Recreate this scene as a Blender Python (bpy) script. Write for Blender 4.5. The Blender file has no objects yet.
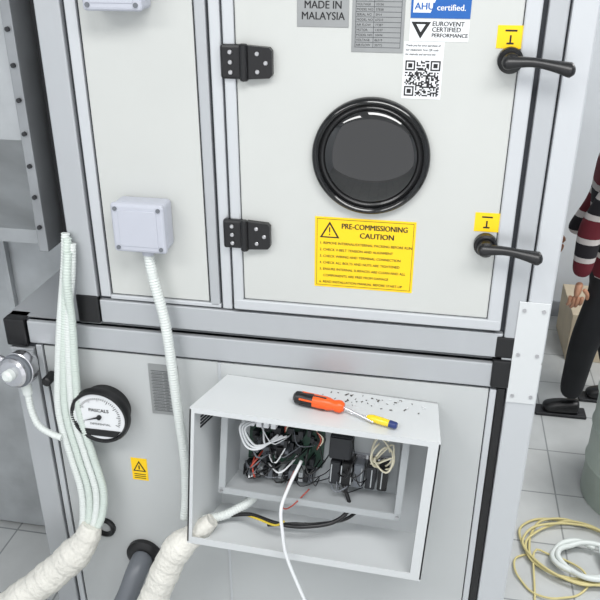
import bpy, bmesh, math, random
from mathutils import Vector, Matrix, Euler
random.seed(7)
COL=bpy.context.collection
def lin(c):
    return tuple(((x/255)/12.92 if x/255<=.04045 else ((x/255+.055)/1.055)**2.4) for x in c)+(1,)
def mat(name,c,rough=.5,metal=0,noise=0,nscale=8,bump=0,bscale=60,stretch=None,coat=0,trans=0,spec=None):
    m=bpy.data.materials.new(name); m.use_nodes=True; nt=m.node_tree; b=nt.nodes["Principled BSDF"]
    b.inputs["Base Color"].default_value=lin(c); b.inputs["Roughness"].default_value=rough; b.inputs["Metallic"].default_value=metal
    if coat: b.inputs["Coat Weight"].default_value=coat
    if trans: b.inputs["Transmission Weight"].default_value=trans
    if spec is not None: b.inputs["Specular IOR Level"].default_value=spec
    tc=nt.nodes.new("ShaderNodeTexCoord"); mp=nt.nodes.new("ShaderNodeMapping"); nt.links.new(tc.outputs["Object"],mp.inputs[0])
    if stretch: mp.inputs["Scale"].default_value=stretch
    if noise:
        n=nt.nodes.new("ShaderNodeTexNoise"); n.inputs["Scale"].default_value=nscale; n.inputs["Detail"].default_value=5
        nt.links.new(mp.outputs[0],n.inputs["Vector"])
        r=nt.nodes.new("ShaderNodeValToRGB"); r.color_ramp.elements[0].position=.3; r.color_ramp.elements[1].position=.7
        a=lin(c); r.color_ramp.elements[0].color=tuple(v*(1-noise) for v in a[:3])+(1,); r.color_ramp.elements[1].color=tuple(min(1,v*(1+noise)) for v in a[:3])+(1,)
        nt.links.new(n.outputs[0],r.inputs[0]); nt.links.new(r.outputs[0],b.inputs["Base Color"])
    if bump:
        n=nt.nodes.new("ShaderNodeTexNoise"); n.inputs["Scale"].default_value=bscale; nt.links.new(mp.outputs[0],n.inputs["Vector"])
        bp=nt.nodes.new("ShaderNodeBump"); bp.inputs["Strength"].default_value=bump; bp.inputs["Distance"].default_value=.01
        nt.links.new(n.outputs[0],bp.inputs["Height"]); nt.links.new(bp.outputs[0],b.inputs["Normal"])
    return m
PANEL=mat("panel_coated",(195,197,194),.40,0,.03,3)
PANEL2=mat("panel_lower",(188,191,191),.40,0,.03,3)
ALU=mat("aluminium_profile",(184,187,190),.40,.45,.06,4,stretch=(1,1,.2))
ALU2=mat("aluminium_edge",(202,205,208),.36,.4)
GASK=mat("gasket_dark",(52,55,60),.7)
BLACK=mat("black_plastic",(18,18,20),.36)
BLACKG=mat("black_gloss",(8,8,10),.15,coat=.3)
RUBBER=mat("rubber",(38,39,42),.6)
GLASS=mat("dark_window_glass",(9,9,10),.03,coat=1)
INNER2=mat("window_inner_bead",(34,34,35),.25)
SCREW=mat("screw_steel",(190,190,192),.3,.8)
PLATE=mat("name_plate",(158,160,160),.33,.6,.05,20)
INK=mat("ink",(24,24,26),.6)
INKG=mat("ink_grey",(70,73,77),.6)
WHITE=mat("label_white",(226,228,230),.45)
BLUE=mat("label_blue",(26,92,168),.4)
YEL=mat("label_yellow",(250,206,14),.45)
JB=mat("junction_plastic",(184,187,197),.4)
COND=mat("conduit_white",(216,221,218),.45)
COND2=mat("conduit_green_white",(202,212,205),.45)
TAPE=mat("wrap_tape",(220,218,210),.6,0,.07,25,bump=.5,bscale=90)
GREYP=mat("grey_pvc",(104,108,114),.4)
SHEET=mat("white_sheet",(206,209,210),.4,.05)
SHEETI=mat("grey_enclosure",(174,178,180),.42,.1)
GALV=mat("galvanised",(186,189,191),.34,.55,.16,7,bump=.25,bscale=9)
GALVD=mat("galvanised_flange",(150,153,156),.42,.4,.15,6)
PCB=mat("pcb_green",(30,62,48),.5,0,.4,60)
DARK=mat("dark_component",(34,36,40),.5)
ORANGE=mat("orange_handle",(240,92,24),.35)
YTOOL=mat("yellow_handle",(232,202,30),.25,coat=.5)
BTOOL=mat("blue_cap",(34,52,110),.35)
CHROME=mat("chrome",(210,210,214),.2,.9)
RED=mat("wire_red",(170,66,50),.45); YW=mat("wire_yellow",(210,185,60),.45); BLW=mat("wire_blue",(60,80,130),.45)
CREAM=mat("wire_cream",(226,220,196),.5); GRN=mat("wire_green",(70,110,80),.45)
DEB=mat("debris",(70,66,60),.8)
YCAB=mat("cable_yellow",(208,196,140),.5)
DRUM=mat("drum_paint",(166,177,168),.45,0,.08,6)
CARD=mat("cardboard",(205,190,165),.8,0,.06,12)
WALL=mat("wall_paint",(212,216,220),.7,0,.02,2)
CEIL=mat("ceiling_paint",(225,226,226),.8)
TRIM=mat("trim_paint",(150,154,160),.5)
SKIN=mat("skin",(190,140,112),.5)
HAIR=mat("hair_black",(24,20,18),.6)
PANTS=mat("trousers_black",(24,25,29),.8,0,.2,10)
SHOE=mat("shoe_black",(20,20,22),.4)
# striped jacket
JACK=bpy.data.materials.new("striped_jacket"); JACK.use_nodes=True
nt=JACK.node_tree; b=nt.nodes["Principled BSDF"]; b.inputs["Roughness"].default_value=.85
tc=nt.nodes.new("ShaderNodeTexCoord"); sp=nt.nodes.new("ShaderNodeSeparateXYZ"); nt.links.new(tc.outputs["Object"],sp.inputs[0])
m1=nt.nodes.new("ShaderNodeMath"); m1.operation='DIVIDE'; m1.inputs[1].default_value=.2; nt.links.new(sp.outputs[2],m1.inputs[0])
m2=nt.nodes.new("ShaderNodeMath"); m2.operation='FRACT'; nt.links.new(m1.outputs[0],m2.inputs[0])
r=nt.nodes.new("ShaderNodeValToRGB"); r.color_ramp.interpolation='CONSTANT'
e=r.color_ramp.elements; e[0].position=0; e[0].color=lin((104,28,40)); e[1].position=.42; e[1].color=lin((205,198,195))
x=e.new(.54); x.color=lin((30,26,32)); x=e.new(.86); x.color=lin((205,198,195))
nt.links.new(m2.outputs[0],r.inputs[0]); nt.links.new(r.outputs[0],b.inputs["Base Color"])
# floor tiles
TILE=bpy.data.materials.new("floor_tiles"); TILE.use_nodes=True
nt=TILE.node_tree; b=nt.nodes["Principled BSDF"]; b.inputs["Roughness"].default_value=.35
tc=nt.nodes.new("ShaderNodeTexCoord"); br=nt.nodes.new("ShaderNodeTexBrick"); br.offset=0; br.squash=1
br.inputs["Scale"].default_value=1; br.inputs["Brick Width"].default_value=.3; br.inputs["Row Height"].default_value=.3; br.inputs["Mortar Size"].default_value=.0035
br.inputs["Color1"].default_value=lin((206,208,207)); br.inputs["Color2"].default_value=lin((198,201,201)); br.inputs["Mortar"].default_value=lin((150,153,154))
nt.links.new(tc.outputs["Object"],br.inputs["Vector"])
nz=nt.nodes.new("ShaderNodeTexNoise"); nz.inputs["Scale"].default_value=9; nz.inputs["Detail"].default_value=6
nt.links.new(tc.outputs["Object"],nz.inputs["Vector"])
mx=nt.nodes.new("ShaderNodeMixRGB"); mx.blend_type='MULTIPLY'; mx.inputs[0].default_value=.25
nt.links.new(br.outputs["Color"],mx.inputs[1]); nt.links.new(nz.outputs[0],mx.inputs[2]); nt.links.new(mx.outputs[0],b.inputs["Base Color"])

def empty(name):
    o=bpy.data.objects.new(name,None); COL.objects.link(o); o.empty_display_size=.1; return o
def finish(bm,name,m,parent=None,smooth=False):
    me=bpy.data.meshes.new(name); bmesh.ops.recalc_face_normals(bm,faces=bm.faces[:]); bm.to_mesh(me); bm.free()
    for mm in (m if isinstance(m,(list,tuple)) else [m]): me.materials.append(mm)
    if smooth:
        for p in me.polygons: p.use_smooth=True
    o=bpy.data.objects.new(name,me); COL.objects.link(o)
    if parent: o.parent=parent
    return o
def box(name,x0,x1,y0,y1,z0,z1,m,parent=None,bev=0,seg=2):
    bm=bmesh.new(); bmesh.ops.create_cube(bm,size=1)
    for v in bm.verts:
        v.co=Vector((x0+(v.co.x+.5)*(x1-x0),y0+(v.co.y+.5)*(y1-y0),z0+(v.co.z+.5)*(z1-z0)))
    if bev: bmesh.ops.bevel(bm,geom=bm.edges[:],offset=bev,segments=seg,affect='EDGES',profile=.5)
    return finish(bm,name,m,parent)
def hexa(bm,P,mi=0):
    v=[bm.verts.new(p) for p in P]
    for f in [(0,1,2,3),(4,5,6,7),(0,1,5,4),(1,2,6,5),(2,3,7,6),(3,0,4,7)]:
        fc=bm.faces.new([v[i] for i in f]); fc.material_index=mi
def lathe(name,prof,c,axis,m,parent=None,seg=48,smooth=True):
    ax=Vector(axis).normalized(); q=Vector((0,0,1)).rotation_difference(ax)
    bm=bmesh.new(); rings=[]
    for r_,h in prof:
        if r_<1e-6: rings.append([bm.verts.new(Vector(c)+q@Vector((0,0,h)))])
        else: rings.append([bm.verts.new(Vector(c)+q@Vector((r_*math.cos(2*math.pi*i/seg),r_*math.sin(2*math.pi*i/seg),h))) for i in range(seg)])
    for a,b_ in zip(rings,rings[1:]):
        for i in range(seg):
            j=(i+1)%seg
            if len(a)==1 and len(b_)==1: continue
            if len(a)==1: bm.faces.new((a[0],b_[i],b_[j]))
            elif len(b_)==1: bm.faces.new((a[i],a[j],b_[0]))
            else: bm.faces.new((a[i],a[j],b_[j],b_[i]))
    o=finish(bm,name,m,parent,smooth)
    if smooth:
        try:
            o.data.set_sharp_from_angle(angle=math.radians(40))
        except Exception: pass
    return o
def cyl(name,p0,p1,r_,m,parent=None,seg=24,bev=0):
    p0=Vector(p0);p1=Vector(p1);L=(p1-p0).length
    b_=bev
    prof=[(0,0),(r_-b_,0)]+([(r_,b_)] if b_ else [])+([(r_,L-b_)] if b_ else [])+[(r_-b_,L),(0,L)]
    return lathe(name,prof,p0,(p1-p0),m,parent,seg)
def catmull(pts,step):
    pts=[Vector(p) for p in pts]
    P=[2*pts[0]-pts[1]]+pts+[2*pts[-1]-pts[-2]]; out=[]
    for i in range(1,len(P)-2):
        p0,p1,p2,p3=P[i-1:i+3]; n=max(2,int((p2-p1).length/step))
        for k in range(n):
            t=k/n
            out.append(.5*((2*p1)+(-p0+p2)*t+(2*p0-5*p1+4*p2-p3)*t*t+(-p0+3*p1-3*p2+p3)*t**3))
    out.append(pts[-1]); return out
def sweepbm(bm,pts,r_,seg=10,step=.006,rf=None,mi=0,flat=1):
    C=catmull(pts,step); n=len(C); s=0; prev=None; N=None; tot=sum((C[i+1]-C[i]).length for i in range(n-1))
    for i in range(n):
        T=(C[min(i+1,n-1)]-C[max(i-1,0)]).normalized()
        if N is None:
            N=T.orthogonal().normalized()
        else: N=(N-T*N.dot(T)).normalized()
        Bn=T.cross(N)
        if i: s+=(C[i]-C[i-1]).length
        R=rf(s,s/tot)*r_ if rf else r_
        ring=[bm.verts.new(C[i]+R*(math.cos(2*math.pi*k/seg)*N+flat*math.sin(2*math.pi*k/seg)*Bn)) for k in range(seg)]
        if prev:
            for k in range(seg):
                f=bm.faces.new((prev[k],prev[(k+1)%seg],ring[(k+1)%seg],ring[k])); f.material_index=mi; f.smooth=True
        else:
            f=bm.faces.new(ring); f.material_index=mi
        prev=ring
    f=bm.faces.new(prev); f.material_index=mi
def sweep(name,pts,r_,m,parent=None,seg=12,step=.006,rf=None,flat=1):
    bm=bmesh.new(); sweepbm(bm,pts,r_,seg,step,rf,0,flat)
    me=bpy.data.meshes.new(name); bmesh.ops.recalc_face_normals(bm,faces=bm.faces[:]); bm.to_mesh(me); bm.free(); me.materials.append(m)
    o=bpy.data.objects.new(name,me); COL.objects.link(o)
    if parent: o.parent=parent
    return o
corr=lambda s,t:1+.09*math.sin(2*math.pi*s/.0065)
def corrugated(name,pts,r_,m,parent=None): return sweep(name,pts,r_,m,parent,seg=12,step=.0017,rf=corr)
tape=lambda s,t:1+.07*((s/.035)%1)+.03*math.sin(s*70)
def text(body,x,z,size,m,parent,y=-.004,align='LEFT',bold=0,name="lettering",sx=1):
    c=bpy.data.curves.new("txt",'FONT'); c.body=body; c.size=size; c.align_x=align; c.resolution_u=3
    o=bpy.data.objects.new("tmp",c); COL.objects.link(o)
    bpy.context.view_layer.update()
    me=bpy.data.meshes.new_from_object(o.evaluated_get(bpy.context.evaluated_depsgraph_get()))
    bpy.data.objects.remove(o)
    me.materials.clear(); me.materials.append(m)
    if bold:
        bm=bmesh.new(); bm.from_mesh(me); g_=bm.verts[:]+bm.edges[:]+bm.faces[:]
        d=bmesh.ops.duplicate(bm,geom=g_); bmesh.ops.translate(bm,verts=[v for v in d["geom"] if isinstance(v,bmesh.types.BMVert)],vec=(bold*1.6,bold*.5,.00005))
        bm.to_mesh(me); bm.free()
    me.transform(Matrix.Translation((x,y,z))@Matrix.Rotation(math.pi/2,4,'X')@Matrix.Diagonal((sx,1,1,1)))
    t=bpy.data.objects.new(name,me); COL.objects.link(t); t.parent=parent; return t
def tri(name,pts,y,m,parent,th=.0006):
    bm=bmesh.new(); a=[bm.verts.new((p[0],y,p[1])) for p in pts]; b_=[bm.verts.new((p[0],y+th,p[1])) for p in pts]
    bm.faces.new(a); bm.faces.new(b_[::-1]); n=len(pts)
    for i in range(n): bm.faces.new((a[i],a[(i+1)%n],b_[(i+1)%n],b_[i]))
    return finish(bm,name,m,parent)

FZ=-.15
# ================= ROOM =================
box("floor",-2.6,3.2,-3,3.0,FZ-.05,FZ,TILE)
box("wall_back",-2.6,3.2,2.9,3.0,FZ,2.9,WALL)
box("wall_left",-2.7,-2.6,-3,3.0,FZ,2.9,WALL)
box("wall_right",3.2,3.3,-3,3.0,FZ,2.9,WALL)
box("ceiling",-2.7,3.3,-3,3.0,2.9,2.95,CEIL)
box("baseboard_back",-2.6,3.2,2.885,2.9,FZ,FZ+.1,TRIM)

# ================= AHU =================
A=empty("air_handling_unit")
def ab(n,x0,x1,z0,z1,m,y0=0,y1=.02,bev=0): return box(n,x0,x1,y0,y1,z0,z1,m,A,bev)
TOP=2.3
ab("carcass_upper",-.785,.248,1.15,TOP,ALU,.018,1.1)
ab("carcass_lower",-.968,.248,FZ+.08,1.143,ALU,.018,1.1)
ab("base_frame",-.95,.235,FZ,FZ+.08,RUBBER,.05,1.05)
ab("gasket_back_upper",-.78,.245,1.155,TOP-.01,GASK,.008,.02)
ab("gasket_back_lower",-.965,.245,FZ+.09,1.14,GASK,.008,.02)
ab("post_left",-.775,-.722,1.15,TOP,ALU,-.004,.02,.003)
ab("post_left_lip",-.715,-.692,1.22,TOP,ALU2,0,.02,.002)
ab("side_panel",-.688,-.464,1.228,TOP,PANEL,.004,.02,.001)
ab("mullion_a",-.460,-.438,1.22,TOP,ALU,-.001,.02,.003)
ab("mullion_b",-.432,-.410,1.216,TOP,ALU2,-.0035,.02,.003)
ab("bottom_rail",-.72,.164,1.155,1.212,ALU,-.003,.02,.003)
ab("bottom_lip",-.692,-.436,1.216,1.226,ALU2,-.001,.02,.002)
ab("post_right_a",.166,.200,1.15,TOP,ALU,-.004,.02,.003)
ab("post_right_b",.204,.25,1.15,TOP,ALU2,-.004,.03,.004)
# door
ab("door_rim_left",-.404,-.382,1.222,TOP,ALU2,-.012,.012,.003)
ab("door_rim_right",.128,.156,1.222,TOP,ALU2,-.012,.012,.003)
ab("door_rim_bottom",-.404,.156,1.222,1.246,ALU2,-.0125,.012,.003)
ab("door_leaf",-.381,.127,1.247,TOP,PANEL,-.008,.012,.003)
ab("door_leaf_groove",-.3835,.1295,1.2445,TOP,GASK,-.006,.012)
# corner blocks
ab("corner_block_a",-.775,-.722,1.152,1.222,BLACK,-.007,.02,.004)
ab("corner_block_b",.150,.188,1.085,1.152,BLACK,-.010,.02,.004)
ab("corner_block_c",-.968,-.915,1.072,1.143,BLACK,-.007,.04,.004)
ab("corner_block_d",.152,.19,1.156,1.206,BLACK,-.006,.02,.004)
# lower section
ab("lower_top_rail",-.910,.155,1.082,1.140,ALU,-.003,.02,.003)
ab("lower_post_left",-.965,-.905,FZ+.1,1.066,ALU,-.004,.02,.003)
ab("lower_lip_left",-.899,-.884,FZ+.1,1.076,ALU2,0,.02,.002)
ab("lower_panel_left",-.880,-.452,FZ+.16,1.074,PANEL2,.004,.02,.001)
ab("lower_panel_right",-.446,.150,FZ+.16,1.074,PANEL2,.002,.02,.001)
ab("lower_mullion",-.4525,-.4455,FZ+.16,1.074,ALU2,.001,.02,.001)
ab("lower_bottom_rail",-.90,.155,FZ+.09,FZ+.155,ALU,-.003,.02,.003)
ab("lower_lip_right",.152,.166,FZ+.1,1.076,ALU2,-.002,.02,.002)
ab("lower_gasket_strip",.167,.184,FZ+.1,1.08,BLACK,-.003,.02,.002)
ab("lower_post_right",.187,.25,FZ+.08,1.145,ALU2,-.004,.03,.004)
# joining plate
ab("joining_plate",.187,.247,1.052,1.290,SHEET,-.008,-.004,.001)
for z in (1.07,1.17,1.272):
    for x in (.198,.236): cyl("plate_rivet",(x,-.008,z),(x,-.0105,z),.004,SCREW,A,12)
# porthole : gasket ring, inner bead and domed dark glazing
PC=(-.123,-.008,1.570)
lathe("porthole_ring",[(.112,0),(.112,.010),(.1095,.015),(.105,.017),(.1005,.015),(.097,.009),(.096,.001)],PC,(0,-1,0),BLACKG,A,72)
lathe("porthole_bead",[(.097,.004),(.097,.0085),(.0935,.0105),(.0900,.0085),(.0895,.004)],PC,(0,-1,0),INNER2,A,72)
lathe("porthole_glass",[(.091,.006)]+[(.091*math.cos(i*math.pi/28),.006+.020*math.sin(i*math.pi/28)) for i in range(1,14)]+[(0,.026)],PC,(0,-1,0),GLASS,A,96)
# hinges
def hinge(z,dx):
    ab("hinge_leaf_fixed",dx-.408,dx-.366,z-.031,z+.031,BLACK,-.022,-.004,.005)
    tri("hinge_leaf_door",[(dx-.357,z-.030),(dx-.314,z-.027),(dx-.309,z-.021),(dx-.309,z+.021),(dx-.314,z+.027),(dx-.357,z+.030)],-.024,BLACK,A,.014)
    cyl("hinge_knuckle",(dx-.362,-.024,z-.033),(dx-.362,-.024,z+.033),.008,BLACK,A,20,.002)
    for x,dz in ((-.388,.018),(-.388,-.018),(-.388,0),(-.337,.016),(-.337,-.016),(-.321,0)):
        cyl("hinge_screw",(dx+x,-.0215,z+dz),(dx+x,-.0262,z+dz),.0042,SCREW,A,12,.001)
hinge(1.738,0); hinge(1.398,-.010)
# handles
def handle(x,z):
    cyl("handle_rose",(x,-.008,z),(x,-.030,z),.022,BLACK,A,32,.004)
    cyl("handle_hub",(x,-.028,z),(x,-.052,z),.015,BLACK,A,32,.004)
    sweep("handle_lever",[(x-.016,-.046,z),(x,-.048,z+.001),(x+.035,-.050,z+.002),(x+.07,-.051,z-.003),(x+.098,-.050,z-.009),(x+.104,-.048,z-.010)],.0125,BLACK,A,16,.004,
          rf=lambda s,t:(math.sqrt(max(.02,1-(1-min(1,t/.1))**2)))*(1.15-.45*math.sin(math.pi*min(1,t*1.05))**1.0*(1 if t>.2 else t/.2))*(math.sqrt(max(.02,1-max(0,(t-.92)/.08)**2))),flat=.8)
handle(.112,1.754); handle(.106,1.411)
for x0,z0 in ((.086,1.772),(.082,1.434)):
    ab("lock_sticker",x0,x0+.046,z0,z0+.038,YEL,-.0088,-.008)
    ab("lock_icon",x0+.013,x0+.033,z0+.028,z0+.031,INK,-.0092,-.0085)
    ab("lock_icon",x0+.0215,x0+.0245,z0+.009,z0+.022,INK,-.0092,-.0085)
    ab("lock_icon",x0+.017,x0+.029,z0+.007,z0+.010,INK,-.0093,-.0085)
# caution label
CX0,CX1,CZ0,CZ1=-.229,-.028,1.291,1.444
ab("caution_label",CX0,CX1,CZ0,CZ1,YEL,-.0088,-.008)
for a in ((CX0+.004,CX1-.004,CZ1-.0048,CZ1-.004),(CX0+.004,CX1-.004,CZ0+.004,CZ0+.0048),(CX0+.004,CX0+.0048,CZ0+.004,CZ1-.004),(CX1-.0048,CX1-.004,CZ0+.004,CZ1-.004)):
    ab("label_border",*a,INK,-.0092,-.0086)
tri("warning_triangle",[(CX0+.010,CZ1-.044),(CX0+.050,CZ1-.044),(CX0+.030,CZ1-.009)],-.0092,INK,A)
tri("warning_triangle_inner",[(CX0+.0155,CZ1-.041),(CX0+.0445,CZ1-.041),(CX0+.030,CZ1-.0155)],-.0096,YEL,A)
ab("exclamation",CX0+.0288,CX0+.0312,CZ1-.032,CZ1-.021,INK,-.0100,-.0092)
ab("exclamation",CX0+.0288,CX0+.0312,CZ1-.038,CZ1-.0350,INK,-.0100,-.0092)
text("PRE-COMMISSIONING",CX0+.053,CZ1-.023,.0160,INK,A,-.0092,bold=.0007,sx=.84)
text("CAUTION",CX0+.090,CZ1-.041,.0160,INK,A,-.0092,bold=.0007,sx=.95)
lines=["1. REMOVE INTERNAL/EXTERNAL PACKING BEFORE RUN","2. CHECK V-BELT TENSION AND ALIGNMENT","3. CHECK WIRING AND TERMINAL CONNECTION","4. CHECK ALL BOLTS AND NUTS ARE TIGHTENED","5. ENSURE INTERNAL SURFACES ARE CLEAN AND ALL","    COMPONENTS ARE FREE FROM DAMAGE","6. READ INSTALLATION MANUAL BEFORE START-UP"]
for i,l in enumerate(lines): text(l,CX0+.010,CZ1-.058-i*.0143,.0078,INK,A,-.0092,bold=.0002,sx=.93)
# plates
ab("origin_plate",-.265,-.172,1.801,1.853,PLATE,-.0095,-.008,.0005)
text("MADE IN\nMALAYSIA",-.2185,1.832,.0185,INK,A,-.0099,'CENTER',.0004,sx=.92)
ab("rating_plate",-.166,-.074,1.760,1.870,PLATE,-.0095,-.008,.0005)
for i in range(11): ab("rating_row",-.160,-.080,1.768+i*.0085,1.7688+i*.0085,INKG,-.0099,-.009)
for x in (-.16,-.128,-.08): ab("rating_col",x,x+.0008,1.768,1.8538,INKG,-.0099,-.009)
for i in range(10):
    text(random.choice(["MODEL NO","SERIAL NO","AIR FLOW","VOLTAGE","MOTOR","PRESS."]),-.158,1.7705+i*.0085,.0055,INK,A,-.0099)
    text(str(random.randint(1000,99999)),-.125,1.7705+i*.0085,.0055,INK,A,-.0099)
text("AIR HANDLER",-.150,1.858,.0095,INK,A,-.0099,bold=.0003)
ab("blue_sticker",-.064,.038,1.819,1.862,BLUE,-.0088,-.008)
tri("sticker_swoosh",[(-.060,1.828),(-.030,1.828),(-.022,1.850),(-.060,1.850)],-.0092,WHITE,A)
text("AHU",-.058,1.833,.016,BLUE,A,-.0096,bold=.0005); text("certified.",-.020,1.832,.014,WHITE,A,-.0092,bold=.0003)
ab("certified_sticker",-.064,.038,1.781,1.817,WHITE,-.0088,-.008)
tri("certified_mark",[(-.062,1.813),(-.028,1.813),(-.045,1.785)],-.0092,INK,A)
tri("certified_mark_in",[(-.053,1.809),(-.037,1.809),(-.045,1.796)],-.0096,WHITE,A)
text("EUROVENT",-.026,1.8065,.0108,INK,A,-.0092,bold=.0003); text("CERTIFIED",-.026,1.797,.0108,INK,A,-.0092,bold=.0003); text("PERFORMANCE",-.026,1.788,.0090,INK,A,-.0092,bold=.0003)
ab("qr_sticker",-.072,-.002,1.681,1.780,WHITE,-.0088,-.008)
for i,l in enumerate(["Thank you for your purchase of","our equipment. Scan QR code","for manuals and service info"]): text(l,-.069,1.772-i*.0075,.0052,INK,A,-.0092,bold=.0001,sx=.9)
bm=bmesh.new(); N=25; s=.062/N; qx,qz=-.068,1.686
def qr(i,j):
    for (a,b_) in ((0,0),(0,N-7),(N-7,N-7)):
        u,v=i-a,j-b_
        if -1<=u<=7 and -1<=v<=7:
            if u in(-1,7) or v in(-1,7): return False
            return u in(0,6) or v in(0,6) or (2<=u<=4 and 2<=v<=4)
    return random.random()<.52
for i in range(N):
    for j in range(N):
        if qr(i,j):
            x,z=qx+i*s,qz+j*s
            vs=[bm.verts.new(p) for p in((x,-.0092,z),(x+s,-.0092,z),(x+s,-.0092,z+s),(x,-.0092,z+s))]; bm.faces.new(vs)
finish(bm,"qr_pattern",INK,A)
# lower labels
ab("spec_plate",-.622,-.550,.915,1.053,PLATE,.002,.004)
for i in range(13): ab("spec_row",-.616,-.556,.925+i*.0092,.9258+i*.0092,INKG,.0012,.003)
for i in range(12): text("XXXXXX  000",-.614,.9275+i*.0092,.006,INKG,A,.0015)
ab("hazard_sticker",-.694,-.652,.704,.772,YEL,.003,.0042)
tri("hazard_triangle",[(-.690,.732),(-.656,.732),(-.673,.764)],.0022,INK,A)
tri("hazard_triangle_in",[(-.685,.7355),(-.661,.7355),(-.673,.758)],.0016,YEL,A)
ab("hazard_bolt",-.6745,-.6715,.739,.751,INK,.0010,.002)
for i in range(3): ab("hazard_line",-.688,-.658,.710+i*.006,.7115+i*.006,INK,.0022,.003)
# lower ports
lathe("port_grommet",[(.018,0),(.030,0),(.030,.008),(.024,.012),(.018,.008),(.018,-.01),(0,-.01)],(-.790,.004,.530),(0,-1,0),BLACK,A,32)
cyl("fixing_knob",(-.868,.004,.995),(-.868,-.035,.995),.012,BLACK,A,20,.003)

# ================= junction boxes =================
def jbox(name,x0,z0,gland=True):
    J=empty(name); w,h=.110,.102
    box("body",x0,x0+w,-.040,.003,z0,z0+h,JB,J,.008,3)
    box("lid",x0-.002,x0+w+.002,-.056,-.041,z0-.002,z0+h+.002,JB,J,.007,3)
    box("lid_field",x0+.014,x0+w-.014,-.0575,-.055,z0+.012,z0+h-.012,JB,J,.001)
    for a in (x0+.009,x0+w-.009):
        for c in (z0+.009,z0+h-.009): cyl("lid_screw",(a,-.056,c),(a,-.0585,c),.0045,GREYP,J,12)
    if gland: cyl("conduit_gland",(x0+.061,-.028,z0+.004),(x0+.061,-.028,z0-.016),.013,JB,J,20,.002)
    return J
jbox("junction_box",-.642,1.358)
J2=jbox("junction_box",-.650,1.827,False)
# conduits
corrugated("flexible_conduit",[(-.581,-.028,1.345),(-.575,-.030,1.29),(-.556,-.034,1.19),(-.548,-.036,1.08),(-.542,-.036,.95),(-.534,-.04,.82),(-.536,-.045,.72),(-.540,-.06,.655)],.0112,COND)
# bundle of left conduits
cb=empty("conduit_bundle")
offs=[(-.772,-.014,1.372),(-.766,-.020,1.364),(-.759,-.016,1.350),(-.764,-.030,1.335)]
for i,p in enumerate(offs):
    k=i-1.5
    corrugated("conduit_%d"%(i+1),[p,(p[0]-.006,p[1]-.012,p[2]-.07),(-.790+k*.009,-.034,1.17),(-.806+k*.014,-.037,1.04),(-.815+k*.018,-.040,.92),(-.799+k*.020,-.043,.80),(-.780+k*.020,-.052,.70),(-.785+k*.016,-.065,.62),(-.805+k*.009,-.082,.565)],.0090,COND2 if i%2 else COND,cb)
wp2=empty("insulated_pipe")
sweep("wrapped_sleeve",[(-.785,-.07,.605),(-.805,-.085,.555),(-.86,-.105,.49),(-.94,-.135,.42),(-1.03,-.165,.35),(-1.14,-.20,.27),(-1.28,-.23,.10),(-1.40,-.24,FZ+.045)],.040,TAPE,wp2,20,.004,rf=lambda s,t:tape(s,t)*min(1,.62+t*4))
wp=empty("insulated_pipe")
sweep("wrapped_sleeve",[(-.455,-.10,.70),(-.49,-.11,.665),(-.540,-.12,.615),(-.575,-.135,.54),(-.61,-.15,.45),(-.655,-.18,.36),(-.73,-.22,.22),(-.80,-.25,.05),(-.84,-.26,FZ+.01)],.035,TAPE,wp,20,.004,rf=lambda s,t:tape(s,t)*min(1,.5+t*4))
dp=empty("drain_pipe")
lathe("wall_collar",[(.026,0),(.048,0),(.048,.012),(.036,.020),(.026,.020)],(-.685,.003,.455),(0,-1,0),BLACK,dp,36)
sweep("pipe",[(-.685,.01,.455),(-.690,-.05,.440),(-.705,-.085,.39),(-.735,-.10,.32),(-.77,-.105,.2),(-.78,-.105,FZ+.005)],.028,GREYP,dp,24,.008)

# ================= gauge =================
g=empty("differential_pressure_gauge"); G0=1.17; gc=(0,0,0)
lathe("case",[(0,-.002),(.052,-.002),(.052,.022),(.063,.026),(.064,.036),(.061,.042),(.056,.042),(.054,.038)],gc,(0,-1,0),BLACK,g,56)
lathe("dial",[(.0550,.037),(.0550,.038),(0,.038)],gc,(0,-1,0),WHITE,g,56)
bm=bmesh.new()
for i in range(41):
    an=math.radians(205-230*i/40); L=.009 if i%5==0 else .005; w=.0007
    c_,s_=math.cos(an),math.sin(an); r0,r1=.046-L,.046
    P=[]
    for rr,ww in((r0,-w),(r0,w),(r1,w),(r1,-w)): P.append(bm.verts.new((gc[0]+rr*c_-ww*s_,-.0388,gc[2]+rr*s_+ww*c_)))
    bm.faces.new(P)
finish(bm,"dial_ticks",INK,g)
tri("needle",[(-.036,-.012),(.003,-.0015),(.001,.003)],-.0405,INK,g)
cyl("needle_hub",(0,-.038,0),(0,-.043,0),.005,BLACK,g,16)
text("PASCALS",0,.012,.011,INK,g,-.0388,'CENTER',.0003); text("DIFFERENTIAL",0,-.020,.007,INK,g,-.0388,'CENTER')
tri("lower_cover",[(-.030,-.046),(.030,-.046),(.043,-.031),(-.043,-.031)],-.0402,BLACK,g,.002)
g.scale=(G0,G0,G0); g.location=(-.737,0,.921)

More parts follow.
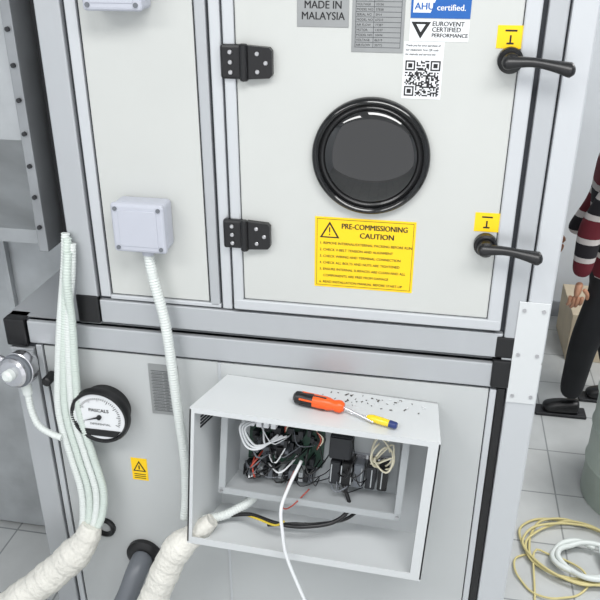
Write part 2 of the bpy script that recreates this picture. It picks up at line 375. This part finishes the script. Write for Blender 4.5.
# ================= sensor =================
sn=empty("pressure_switch"); c=(-.918,-.036,1.035)
cyl("mount",(c[0],-.0045,c[2]),(c[0],-.035,c[2]),.022,ALU,sn,24)
lathe("drum",[(0,-.005),(.040,-.005),(.042,0),(.042,.020),(.036,.024),(.036,.040),(.030,.046),(0,.048)],c,(-.1,-1,.12),CHROME,sn,40)
lathe("port_cap",[(.014,.047),(.014,.060),(.008,.066),(0,.066)],c,(-.1,-1,.12),COND,sn,20)
lathe("ring",[(.036,.020),(.0405,.022),(.0405,.030),(.036,.032)],c,(-.1,-1,.12),GREYP,sn,40)
cyl("spigot",(c[0]-.03,-.05,c[2]+.02),(c[0]-.085,-.055,c[2]+.045),.008,CHROME,sn,16)
cyl("gland",(c[0]+.004,-.045,c[2]-.038),(c[0]+.006,-.045,c[2]-.07),.012,COND,sn,16,.002)
corrugated("sensor_conduit",[(c[0]+.006,-.045,c[2]-.065),(c[0]+.010,-.05,c[2]-.11),(c[0]+.025,-.055,c[2]-.150),(c[0]+.055,-.055,c[2]-.172),(c[0]+.080,-.055,c[2]-.180)],.008,COND,sn)

# ================= control box =================
K=empty("electrical_control_box")
Fc=dict(TL=(-.474,1.046),TR=(.055,1.024),BR=(.040,.640),BL=(-.506,.660)); Bc=dict(TL=(-.430,1.046),TR=(.046,1.026),BR=(.034,.645),BL=(-.464,.664)); DEP=.142
def Q(s,t,d):
    def bl(c): 
        return tuple((c['BL'][k]*(1-s)*(1-t)+c['BR'][k]*s*(1-t)+c['TL'][k]*(1-s)*t+c['TR'][k]*s*t) for k in(0,1))
    f=bl(Fc); b_=bl(Bc); return Vector((f[0]*d+b_[0]*(1-d),.001-DEP*d,f[1]*d+b_[1]*(1-d)))
def qb(name,s0,s1,t0,t1,d0,d1,m,par=None,bev=0):
    bm=bmesh.new(); hexa(bm,[Q(s0,t0,d0),Q(s1,t0,d0),Q(s1,t0,d1),Q(s0,t0,d1),Q(s0,t1,d0),Q(s1,t1,d0),Q(s1,t1,d1),Q(s0,t1,d1)])
    if bev: bmesh.ops.bevel(bm,geom=bm.edges[:],offset=bev,segments=2,affect='EDGES')
    return finish(bm,name,m,par or K)
qb("back_plate",0,1,0,1,0,.02,SHEET)
qb("top_sheet",0,1,.988,1,0,1,SHEET)
qb("bottom_sheet",0,1,0,.012,0,1,SHEET)
qb("left_sheet",0,.006,0.012,.988,.02,1,SHEET)
qb("right_sheet",.994,1,0.012,.988,.02,1,SHEET)
qb("top_lip",0,1,.965,.988,.985,1,SHEET)
qb("bottom_lip",0,1,.012,.050,.985,1,SHEET)
qb("left_lip",0,.020,.05,.965,.985,1,SHEET)
qb("right_lip",.955,1,.05,.965,.985,1,SHEET)
for i in range(5): qb("louver",.006,.010,.80+i*.024,.810+i*.024,.35,.75,DARK)
s0,s1,t0,t1=.080,.885,.300,.945
qb("enclosure_back",s0,s1,t0,t1,.03,.06,SHEETI)
qb("enclosure_top",s0,s1,t1-.014,t1,.05,.58,SHEETI)
qb("enclosure_bottom",s0,s1,t0,t0+.016,.05,.58,SHEETI)
qb("enclosure_left",s0,s0+.012,t0+.016,t1-.014,.05,.58,SHEETI)
qb("enclosure_right",s1-.012,s1,t0+.016,t1-.014,.05,.58,SHEETI)
qb("enclosure_rim_t",s0-.006,s1+.006,t1-.030,t1+.008,.56,.60,SHEETI,None,.001)
qb("enclosure_rim_b",s0-.006,s1+.006,t0-.010,t0+.036,.56,.60,SHEETI,None,.001)
qb("enclosure_rim_l",s0-.006,s0+.024,t0+.036,t1-.030,.56,.60,SHEETI,None,.001)
qb("enclosure_rim_r",s1-.024,s1+.006,t0+.036,t1-.030,.56,.60,SHEETI,None,.001)
for ss in (s0+.010,s1-.010):
    for tt in (t0+.018,t1-.014): cyl("rim_screw",Q(ss,tt,.60),Q(ss,tt,.63),.004,SCREW,K,10)
# electronics
qb("circuit_board",s0+.06,s0+.42,t0+.14,t1-.14,.07,.10,PCB)
qb("mount_plate",s0+.45,s1-.03,t0+.08,t1-.09,.07,.09,SHEETI)
random.seed(11)
for i in range(48):
    s=random.uniform(s0+.08,s0+.37); t=random.uniform(t0+.16,t1-.24); w=random.uniform(.012,.04); h=random.uniform(.02,.07)
    qb("component",s,s+w,t,t+h,.10,random.uniform(.14,.30),random.choice([DARK,DARK,DARK,GREYP,BLACK,SHEETI,DARK,PCB]))
for i in range(14): qb("terminal",s0+.06+i*.024,s0+.080+i*.024,t0+.06,t0+.13,.07,.26,[DARK,GREYP,DARK,SHEETI][i%4],None,.0006)
for i in range(5): qb("plug_white",s0+.05+i*.034,s0+.074+i*.034,t1-.20,t1-.13,.10,.34,WHITE,None,.001)
qb("transformer",s0+.46,s0+.56,t0+.30,t0+.46,.09,.36,DARK,None,.003)
for i in range(5): qb("relay",s0+.47+i*.055,s0+.515+i*.055,t0+.10,t0+.27,.09,.32,[DARK,BLACK,GREYP,DARK,BLACK][i],None,.002)
for i in range(6): qb("relay_face",s0+.475+i*.046,s0+.480+i*.046,t0+.12,t0+.25,.32,.33,SHEETI)
qb("din_rail",s0+.45,s1-.05,t0+.27,t0+.30,.09,.14,CHROME)
bm=bmesh.new(); WM=[BLACK,WHITE,RED,YW,BLW,CREAM,GREYP]
for i in range(44):
    k=random.choice([0,0,0,0,0,6,0,1,2,6,1])
    a=(random.uniform(s0+.10,s0+.60),random.uniform(t0+.08,t0+.38)); b_=(min(s1-.06,max(s0+.06,a[0]+random.uniform(-.2,.2))),min(t1-.17,max(t0+.07,a[1]+random.uniform(-.15,.15))))
    mid=((a[0]+b_[0])/2+random.uniform(-.03,.03),max(t0+.08,(a[1]+b_[1])/2-random.uniform(0,.06)))
    sweepbm(bm,[Q(a[0],a[1],.15),Q(a[0]*.7+mid[0]*.3,a[1]*.6+mid[1]*.4,.33),Q(mid[0],mid[1],.42),Q(b_[0],b_[1],.2)],random.choice([.0013,.0017,.0022]),6,.008,None,k)
for i in range(3):
    sweepbm(bm,[Q(s0+.24,t0+.40,.2),Q(s0+.27+.01*i,t1-.14+.01*i,.40),Q(s0+.36,t1-.10-.01*i,.42),Q(s0+.42+.01*i,t1-.20,.38),Q(s0+.40,t0+.32,.25)],.0018,6,.008,None,[2,5,0][i])
for i in range(4):
    cs,ct=s1-.115+i*.006,t0+.38-i*.012; ra=.040+.006*((i*7)%3); ta=.085+.015*((i*5)%3)
    sweepbm(bm,[Q(cs+ra*math.cos(a_),ct+ta*math.sin(a_),.26+.03*i+.06*math.sin(a_*2+i)) for a_ in [j*math.pi/6+i for j in range(11)]]+[Q(s1-.17,t0+.22,.2)],.0022,8,.006,None,5)
for i in range(3):
    ct=t0+.36
    sweepbm(bm,[Q(s0+.08+.02*i,t1-.16,.35),Q(s0+.06+.012*i,ct+.10,.46),Q(s0+.10+.01*i,ct-.02+.02*i,.5),Q(s0+.16,ct-.03+.01*i,.46),Q(s0+.22+.02*i,ct+.04,.3)],.0026,8,.006,None,1)
finish(bm,"wiring_loom",WM,K,True)
def wire(n,pts,r_,m): return sweep(n,pts,r_,m,K,10,.006)
wire("outgoing_cable",[Q(.42,.55,.35),Q(.40,.45,.7),Q(.40,.38,1.0),Q(.42,.25,1.10),Q(.45,.08,1.16),(-.220,-.18,.58),(-.175,-.19,.47),(-.125,-.19,.37),(-.075,-.19,.22),(-.06,-.19,FZ+.006)],.0040,WHITE)
wire("outgoing_cable_red",[Q(.40,.5,.45),Q(.385,.40,.7),Q(.395,.34,.85),Q(.42,.31,.7),Q(.47,.36,.4)],.0015,RED)
wire("floor_cable_black",[Q(.10,.08,.5),Q(.22,.14,.55),Q(.35,.16,.7),Q(.47,.18,.75),Q(.60,.20,.6),Q(.66,.28,.45),Q(.62,.40,.3)],.0050,BLACK)
wire("floor_cable_yellow",[Q(.18,.12,.5),Q(.27,.15,.65),Q(.36,.17,.78),Q(.40,.22,.8)],.0025,YW)
wire("floor_cable_black_b",[Q(.30,.06,.5),Q(.42,.12,.55),Q(.52,.13,.5),Q(.64,.18,.45),Q(.70,.22,.3)],.004,BLACK)
sweep("feed_conduit",[Q(.0,.06,.62),Q(.10,.09,.5),Q(.20,.20,.40),Q(.22,.30,.35)],.011,COND,K,12,.0017,rf=corr)

# ================= tools on box =================
def zt(x): return 1.0265+(.05-x)*.0375+.001
def toolpt(x,y,r_): return Vector((x,y,zt(x)+r_))
S=empty("screwdriver")
a=toolpt(-.262,-.072,.0145); b_=toolpt(-.150,-.088,.0145); ax=(b_-a)
lathe("handle_grip",[(0,0),(.008,.001),(.0135,.006),(.0145,.014),(.0125,.022),(.0135,.032),(.0145,.045)],a,ax,BLACK,S,24)
lathe("handle_core",[(.0145,.045),(.0148,.058),(.0142,.080),(.011,.090),(.0135,.098),(.0135,.106),(.009,.113),(0,.113)],a,ax,ORANGE,S,24)
for i in range(6):
    an=i*math.pi/3; q=Vector((0,0,1)).rotation_difference(ax.normalized()); o_=q@Vector((.0135*math.cos(an),.0135*math.sin(an),0)); d_=ax.normalized()
    cyl("grip_rib",a+o_+d_*.016,a+o_+d_*.074,.0022,BLACK if i%2 else ORANGE,S,10)
e_=toolpt(-.085,-.112,.0035); cyl("shaft",b_,e_+Vector((0,0,.001)),.003,CHROME,S,12)
T=empty("voltage_tester_screwdriver")
a=toolpt(-.035,-.120,.0085); b_=toolpt(-.100,-.101,.0085); ax=b_-a
lathe("handle",[(0,0),(.006,.001),(.0075,.004)],a,ax,BTOOL,T,20)
lathe("cap",[(.0075,.004),(.008,.016),(.0075,.018)],a,ax,BTOOL,T,20)
lathe("body",[(.0075,.018),(.0082,.03),(.0082,.055),(.006,.064),(.003,.068),(0,.068)],a,ax,YTOOL,T,20)
cyl("shaft",b_,toolpt(-.135,-.094,.004)+Vector((0,0,.003)),.002,CHROME,T,10)
random.seed(3)
bm=bmesh.new()
for i in range(46):
    x=random.gauss(-.11,.06); y=random.uniform(-.055,-.012)
    if not -.25<x<.02: continue
    z=zt(x); s=random.uniform(.0008,.0022); an=random.uniform(0,3.1)
    u=Vector((math.cos(an),math.sin(an),0))*s*random.uniform(1,2.2); v=Vector((-math.sin(an),math.cos(an),0))*s*.6; c0=Vector((x,y,z)); h=Vector((0,0,s*.5))
    hexa(bm,[c0-u-v,c0+u-v,c0+u+v,c0-u+v,c0-u-v+h,c0+u-v+h,c0+u+v+h,c0-u+v+h],random.choice([0,0,1]))
finish(bm,"drilling_debris",[DEB,WHITE])

# ================= ducts (left) =================
D=empty("supply_duct")
box("duct_body",-2.2,-.84,.36,1.1,1.18,2.4,GALV,D)
bm=bmesh.new()
hexa(bm,[(-2.2,.06,1.55),(-.875,.06,1.55),(-.875,.36,1.22),(-2.2,.36,1.22),(-2.2,.06,2.4),(-.875,.06,2.4),(-.875,.361,2.4),(-2.2,.361,2.4)])
finish(bm,"duct_transition",GALV,D)
box("duct_flange",-.873,-.850,.04,.36,1.30,2.4,GALVD,D,.002)
for i in range(14): cyl("flange_bolt",(-.8615,.04,1.36+i*.07),(-.8615,.034,1.36+i*.07),.005,RUBBER,D,8)
box("standing_seam",-1.06,-1.045,.045,.06,1.56,2.4,GALVD,D,.002)
box("flexible_connector",-.838,-.79,.10,1.0,1.20,2.35,RUBBER,D)
D2=empty("return_duct")
box("duct_body",-2.3,-1.02,.62,1.1,FZ+.02,1.12,GALV,D2)
box("duct_flange",-1.02,-.972,.58,1.1,FZ+.02,1.13,GALVD,D2,.002)
for x in (-1.35,-1.7): box("standing_seam",x,x+.02,.60,.62,FZ+.02,1.12,GALV,D2,.002)

# ================= right side things =================
lathe("storage_drum",[(0,.0),(.215,.0),(.22,.01),(.22,.16),(.226,.17),(.22,.18),(.22,.33),(.226,.34),(.22,.35),(.22,.485),(.228,.495),(.222,.505),(.21,.50),(.208,.485),(0,.485)],(.925,1.24,FZ),(0,0,1),DRUM,None,56)
box("cardboard_box",.78,1.35,2.35,2.75,FZ,FZ+.28,CARD,None,.004)
CC=empty("cable_coil")
def coil(name,cx,cy,R,n,r_,m,base=0,tail=None,ex=1.15,ph=0):
    pts=[]
    for i in range(n*12+1):
        a_=i*math.pi/6+ph; rr=R*(1+.13*math.sin(i*.61+ph)+.06*math.sin(i*1.7)); pts.append((cx+rr*math.cos(a_)*ex+.012*(i//12),cy+rr*math.sin(a_),FZ+r_+base+.005*(i//12)+.008*abs(math.sin(i*.9))))
    if tail: pts+=tail
    return sweep(name,pts,r_,m,CC,10,.012)
coil("yellow_cable",.60,.87,.155,4,.0048,YCAB,0,[(.80,.76,FZ+.006),(.92,.68,FZ+.006)])
coil("white_hose",.64,.80,.085,2,.010,COND,.016,[(.74,.66,FZ+.011),(.70,.56,FZ+.011),(.60,.50,FZ+.011)],1.2,1.0)
coil("loose_cable",.52,.72,.11,1,.004,YCAB,0,[(.46,.60,FZ+.006),(.42,.48,FZ+.006)],1.1,2.0)

# ================= person =================
PR=empty("standing_worker")
def skinned(name,verts,edges,root,mats,sub=2,assign=None):
    me=bpy.data.meshes.new(name); me.from_pydata([v[0] for v in verts],edges,[]); o=bpy.data.objects.new(name,me); COL.objects.link(o)
    md=o.modifiers.new("skin",'SKIN'); md.use_smooth_shade=True
    for i,v in enumerate(verts):
        sv=me.skin_vertices[0].data[i]; sv.radius=v[1] if isinstance(v[1],tuple) else (v[1],v[1]); sv.use_root=(i==root)
    s=o.modifiers.new("sub",'SUBSURF'); s.levels=sub; s.render_levels=sub
    bpy.context.view_layer.update()
    nm=bpy.data.meshes.new_from_object(o.evaluated_get(bpy.context.evaluated_depsgraph_get()))
    bpy.data.objects.remove(o); nm.materials.clear()
    for m in mats: nm.materials.append(m)
    for p in nm.polygons:
        p.use_smooth=True; p.material_index=assign(p.center) if assign else 0
    r_=bpy.data.objects.new(name,nm); COL.objects.link(r_); r_.parent=PR; return r_
V=[((.80,1.88,.68),(.13,.15)),((.795,1.88,.82),(.125,.15)),((.785,1.88,.98),(.13,.17)),((.77,1.88,1.12),(.11,.15)),((.755,1.88,1.20),.06),((.745,1.88,1.26),.05),
 ((.745,1.71,1.10),.070),((.635,1.74,.835),.058),((.632,1.76,.60),.042),
 ((.765,2.06,1.10),.070),((.72,2.10,.84),.055),((.62,2.08,.68),.040),
 ((.785,1.80,.56),.100),((.705,1.80,.26),.070),((.690,1.82,-.06),.055),
 ((.80,1.96,.56),.100),((.84,1.97,.26),.070),((.93,1.98,-.05),.055)]
E=[(0,1),(1,2),(2,3),(3,4),(4,5),(3,6),(6,7),(7,8),(3,9),(9,10),(10,11),(0,12),(12,13),(13,14),(0,15),(15,16),(16,17)]
def asg(c):
    if c.z>1.225 and abs(c.y-1.88)<.09 : return 2
    return 0 if c.z>.60 else 1
skinned("body",V,E,0,[JACK,PANTS,SKIN],2,lambda c:asg(c) if not(c.z<.68 and c.x<.66 and c.z>.5) else 0)
def shoe(ax_,ay,toe):
    skinned("shoe",[((ax_+.03,ay,FZ+.045),(.040,.042)),((ax_-.03,ay,FZ+.045),(.042,.042)),((ax_-.10,ay,FZ+.036),(.044,.034)),((ax_-.145,ay,FZ+.032),(.034,.026))],[(0,1),(1,2),(2,3)],1,[SHOE],2)
    box("shoe_sole",ax_-.175,ax_+.065,ay-.042,ay+.042,FZ,FZ+.016,RUBBER,PR,.006)
shoe(.715,1.82,0); shoe(.94,1.98,0)
def hand(w,d):
    w=Vector(w); d=Vector(d).normalized(); n=Vector((0,1,0)); sd=d.cross(n).normalized()
    vs=[(w,(.024,.020)),(w+d*.03,(.030,.017)),(w+d*.075,(.036,.015))]
    skinned("palm",[(tuple(v),r_) for v,r_ in vs],[(0,1),(1,2)],0,[SKIN],2)
    for k,L in zip((-1.5,-.5,.5,1.5),(.070,.082,.076,.060)):
        b0=w+d*.068+sd*k*.017
        p1=b0+d*L*.45; p2=p1+d*L*.30+n*.014; p3=p2+d*L*.12+n*.020
        skinned("finger",[(tuple(b0),.0095),(tuple(p1),.009),(tuple(p2),.0085),(tuple(p3),.007)],[(0,1),(1,2),(2,3)],0,[SKIN],2)
    b0=w+d*.03+sd*.022; p1=b0+d*.025+sd*.022; p2=p1+d*.030+sd*.004+n*.006
    skinned("thumb",[(tuple(b0),.0115),(tuple(p1),.010),(tuple(p2),.008)],[(0,1),(1,2)],0,[SKIN],2)
hand((.634,1.762,.575),(-.05,.02,-1)); hand((.60,2.08,.665),(-.7,0,-.6))
def ell(name,c,r_,m,seg=28):
    bm=bmesh.new(); bmesh.ops.create_uvsphere(bm,u_segments=seg,v_segments=seg//2,radius=1)
    for v in bm.verts: v.co=Vector((c[0]+v.co.x*r_[0],c[1]+v.co.y*r_[1],c[2]+v.co.z*r_[2]))
    return finish(bm,name,m,PR,True)
hc=Vector((.715,1.88,1.36))
skinned("head",[((hc.x+.035,hc.y,hc.z-.11),.050),((hc.x+.01,hc.y,hc.z-.04),(.075,.072)),((hc.x+.01,hc.y,hc.z+.045),(.088,.075)),((hc.x+.015,hc.y,hc.z+.09),(.05,.05)),((hc.x-.045,hc.y,hc.z-.065),(.036,.034))],[(0,1),(1,2),(2,3),(1,4)],0,[SKIN],2)
ell("hair",(hc.x+.028,hc.y,hc.z+.045),(.095,.084,.085),HAIR)
skinned("nose",[((hc.x-.070,hc.y,hc.z+.012),.008),((hc.x-.088,hc.y,hc.z-.018),.012)],[(0,1)],0,[SKIN],2)
for sg in(-1,1):
    ell("eye",(hc.x-.066,hc.y+sg*.030,hc.z+.008),(.010,.013,.008),WHITE,12); ell("iris",(hc.x-.074,hc.y+sg*.030,hc.z+.008),(.004,.006,.006),HAIR,10)
    ell("ear",(hc.x+.02,hc.y+sg*.078,hc.z-.005),(.018,.010,.030),SKIN,12)
ell("mouth",(hc.x-.076,hc.y,hc.z-.052),(.008,.022,.005),RED,12)
# whole figure a touch further right, as in the photograph
PR.location=(.03,0,0)

# ================= lights =================
def area(n,loc,sx,sy,p,rot=(0,0,0),col=(1,.995,.985)):
    l=bpy.data.lights.new(n,'AREA'); l.shape='RECTANGLE'; l.size=sx; l.size_y=sy; l.energy=p; l.color=col
    o=bpy.data.objects.new(n,l); o.location=loc; o.rotation_euler=rot; COL.objects.link(o)
area("ceiling_lamp_light",(.4,-1.2,2.85),1.6,.6,40)
area("ceiling_lamp_light",(-1.4,-1.8,2.85),1.2,.6,26)
area("ceiling_lamp_light",(1.6,1.2,2.85),1.2,.9,60)
w=bpy.data.worlds.new("w"); bpy.context.scene.world=w; w.use_nodes=True
w.node_tree.nodes["Background"].inputs[0].default_value=(.95,.97,1,1); w.node_tree.nodes["Background"].inputs[1].default_value=1.2
bpy.context.scene.view_settings.view_transform='Standard'
cam=bpy.data.objects.new("camera",bpy.data.cameras.new("camera")); COL.objects.link(cam)
cam.location=(0,-1.41,1.95); cam.rotation_euler=(math.radians(64),0,math.radians(10.5)); cam.data.lens=45; cam.data.clip_start=.05
bpy.context.scene.camera=cam
for o in list(bpy.data.objects):
    if o.parent is None: o.location.z+=.15
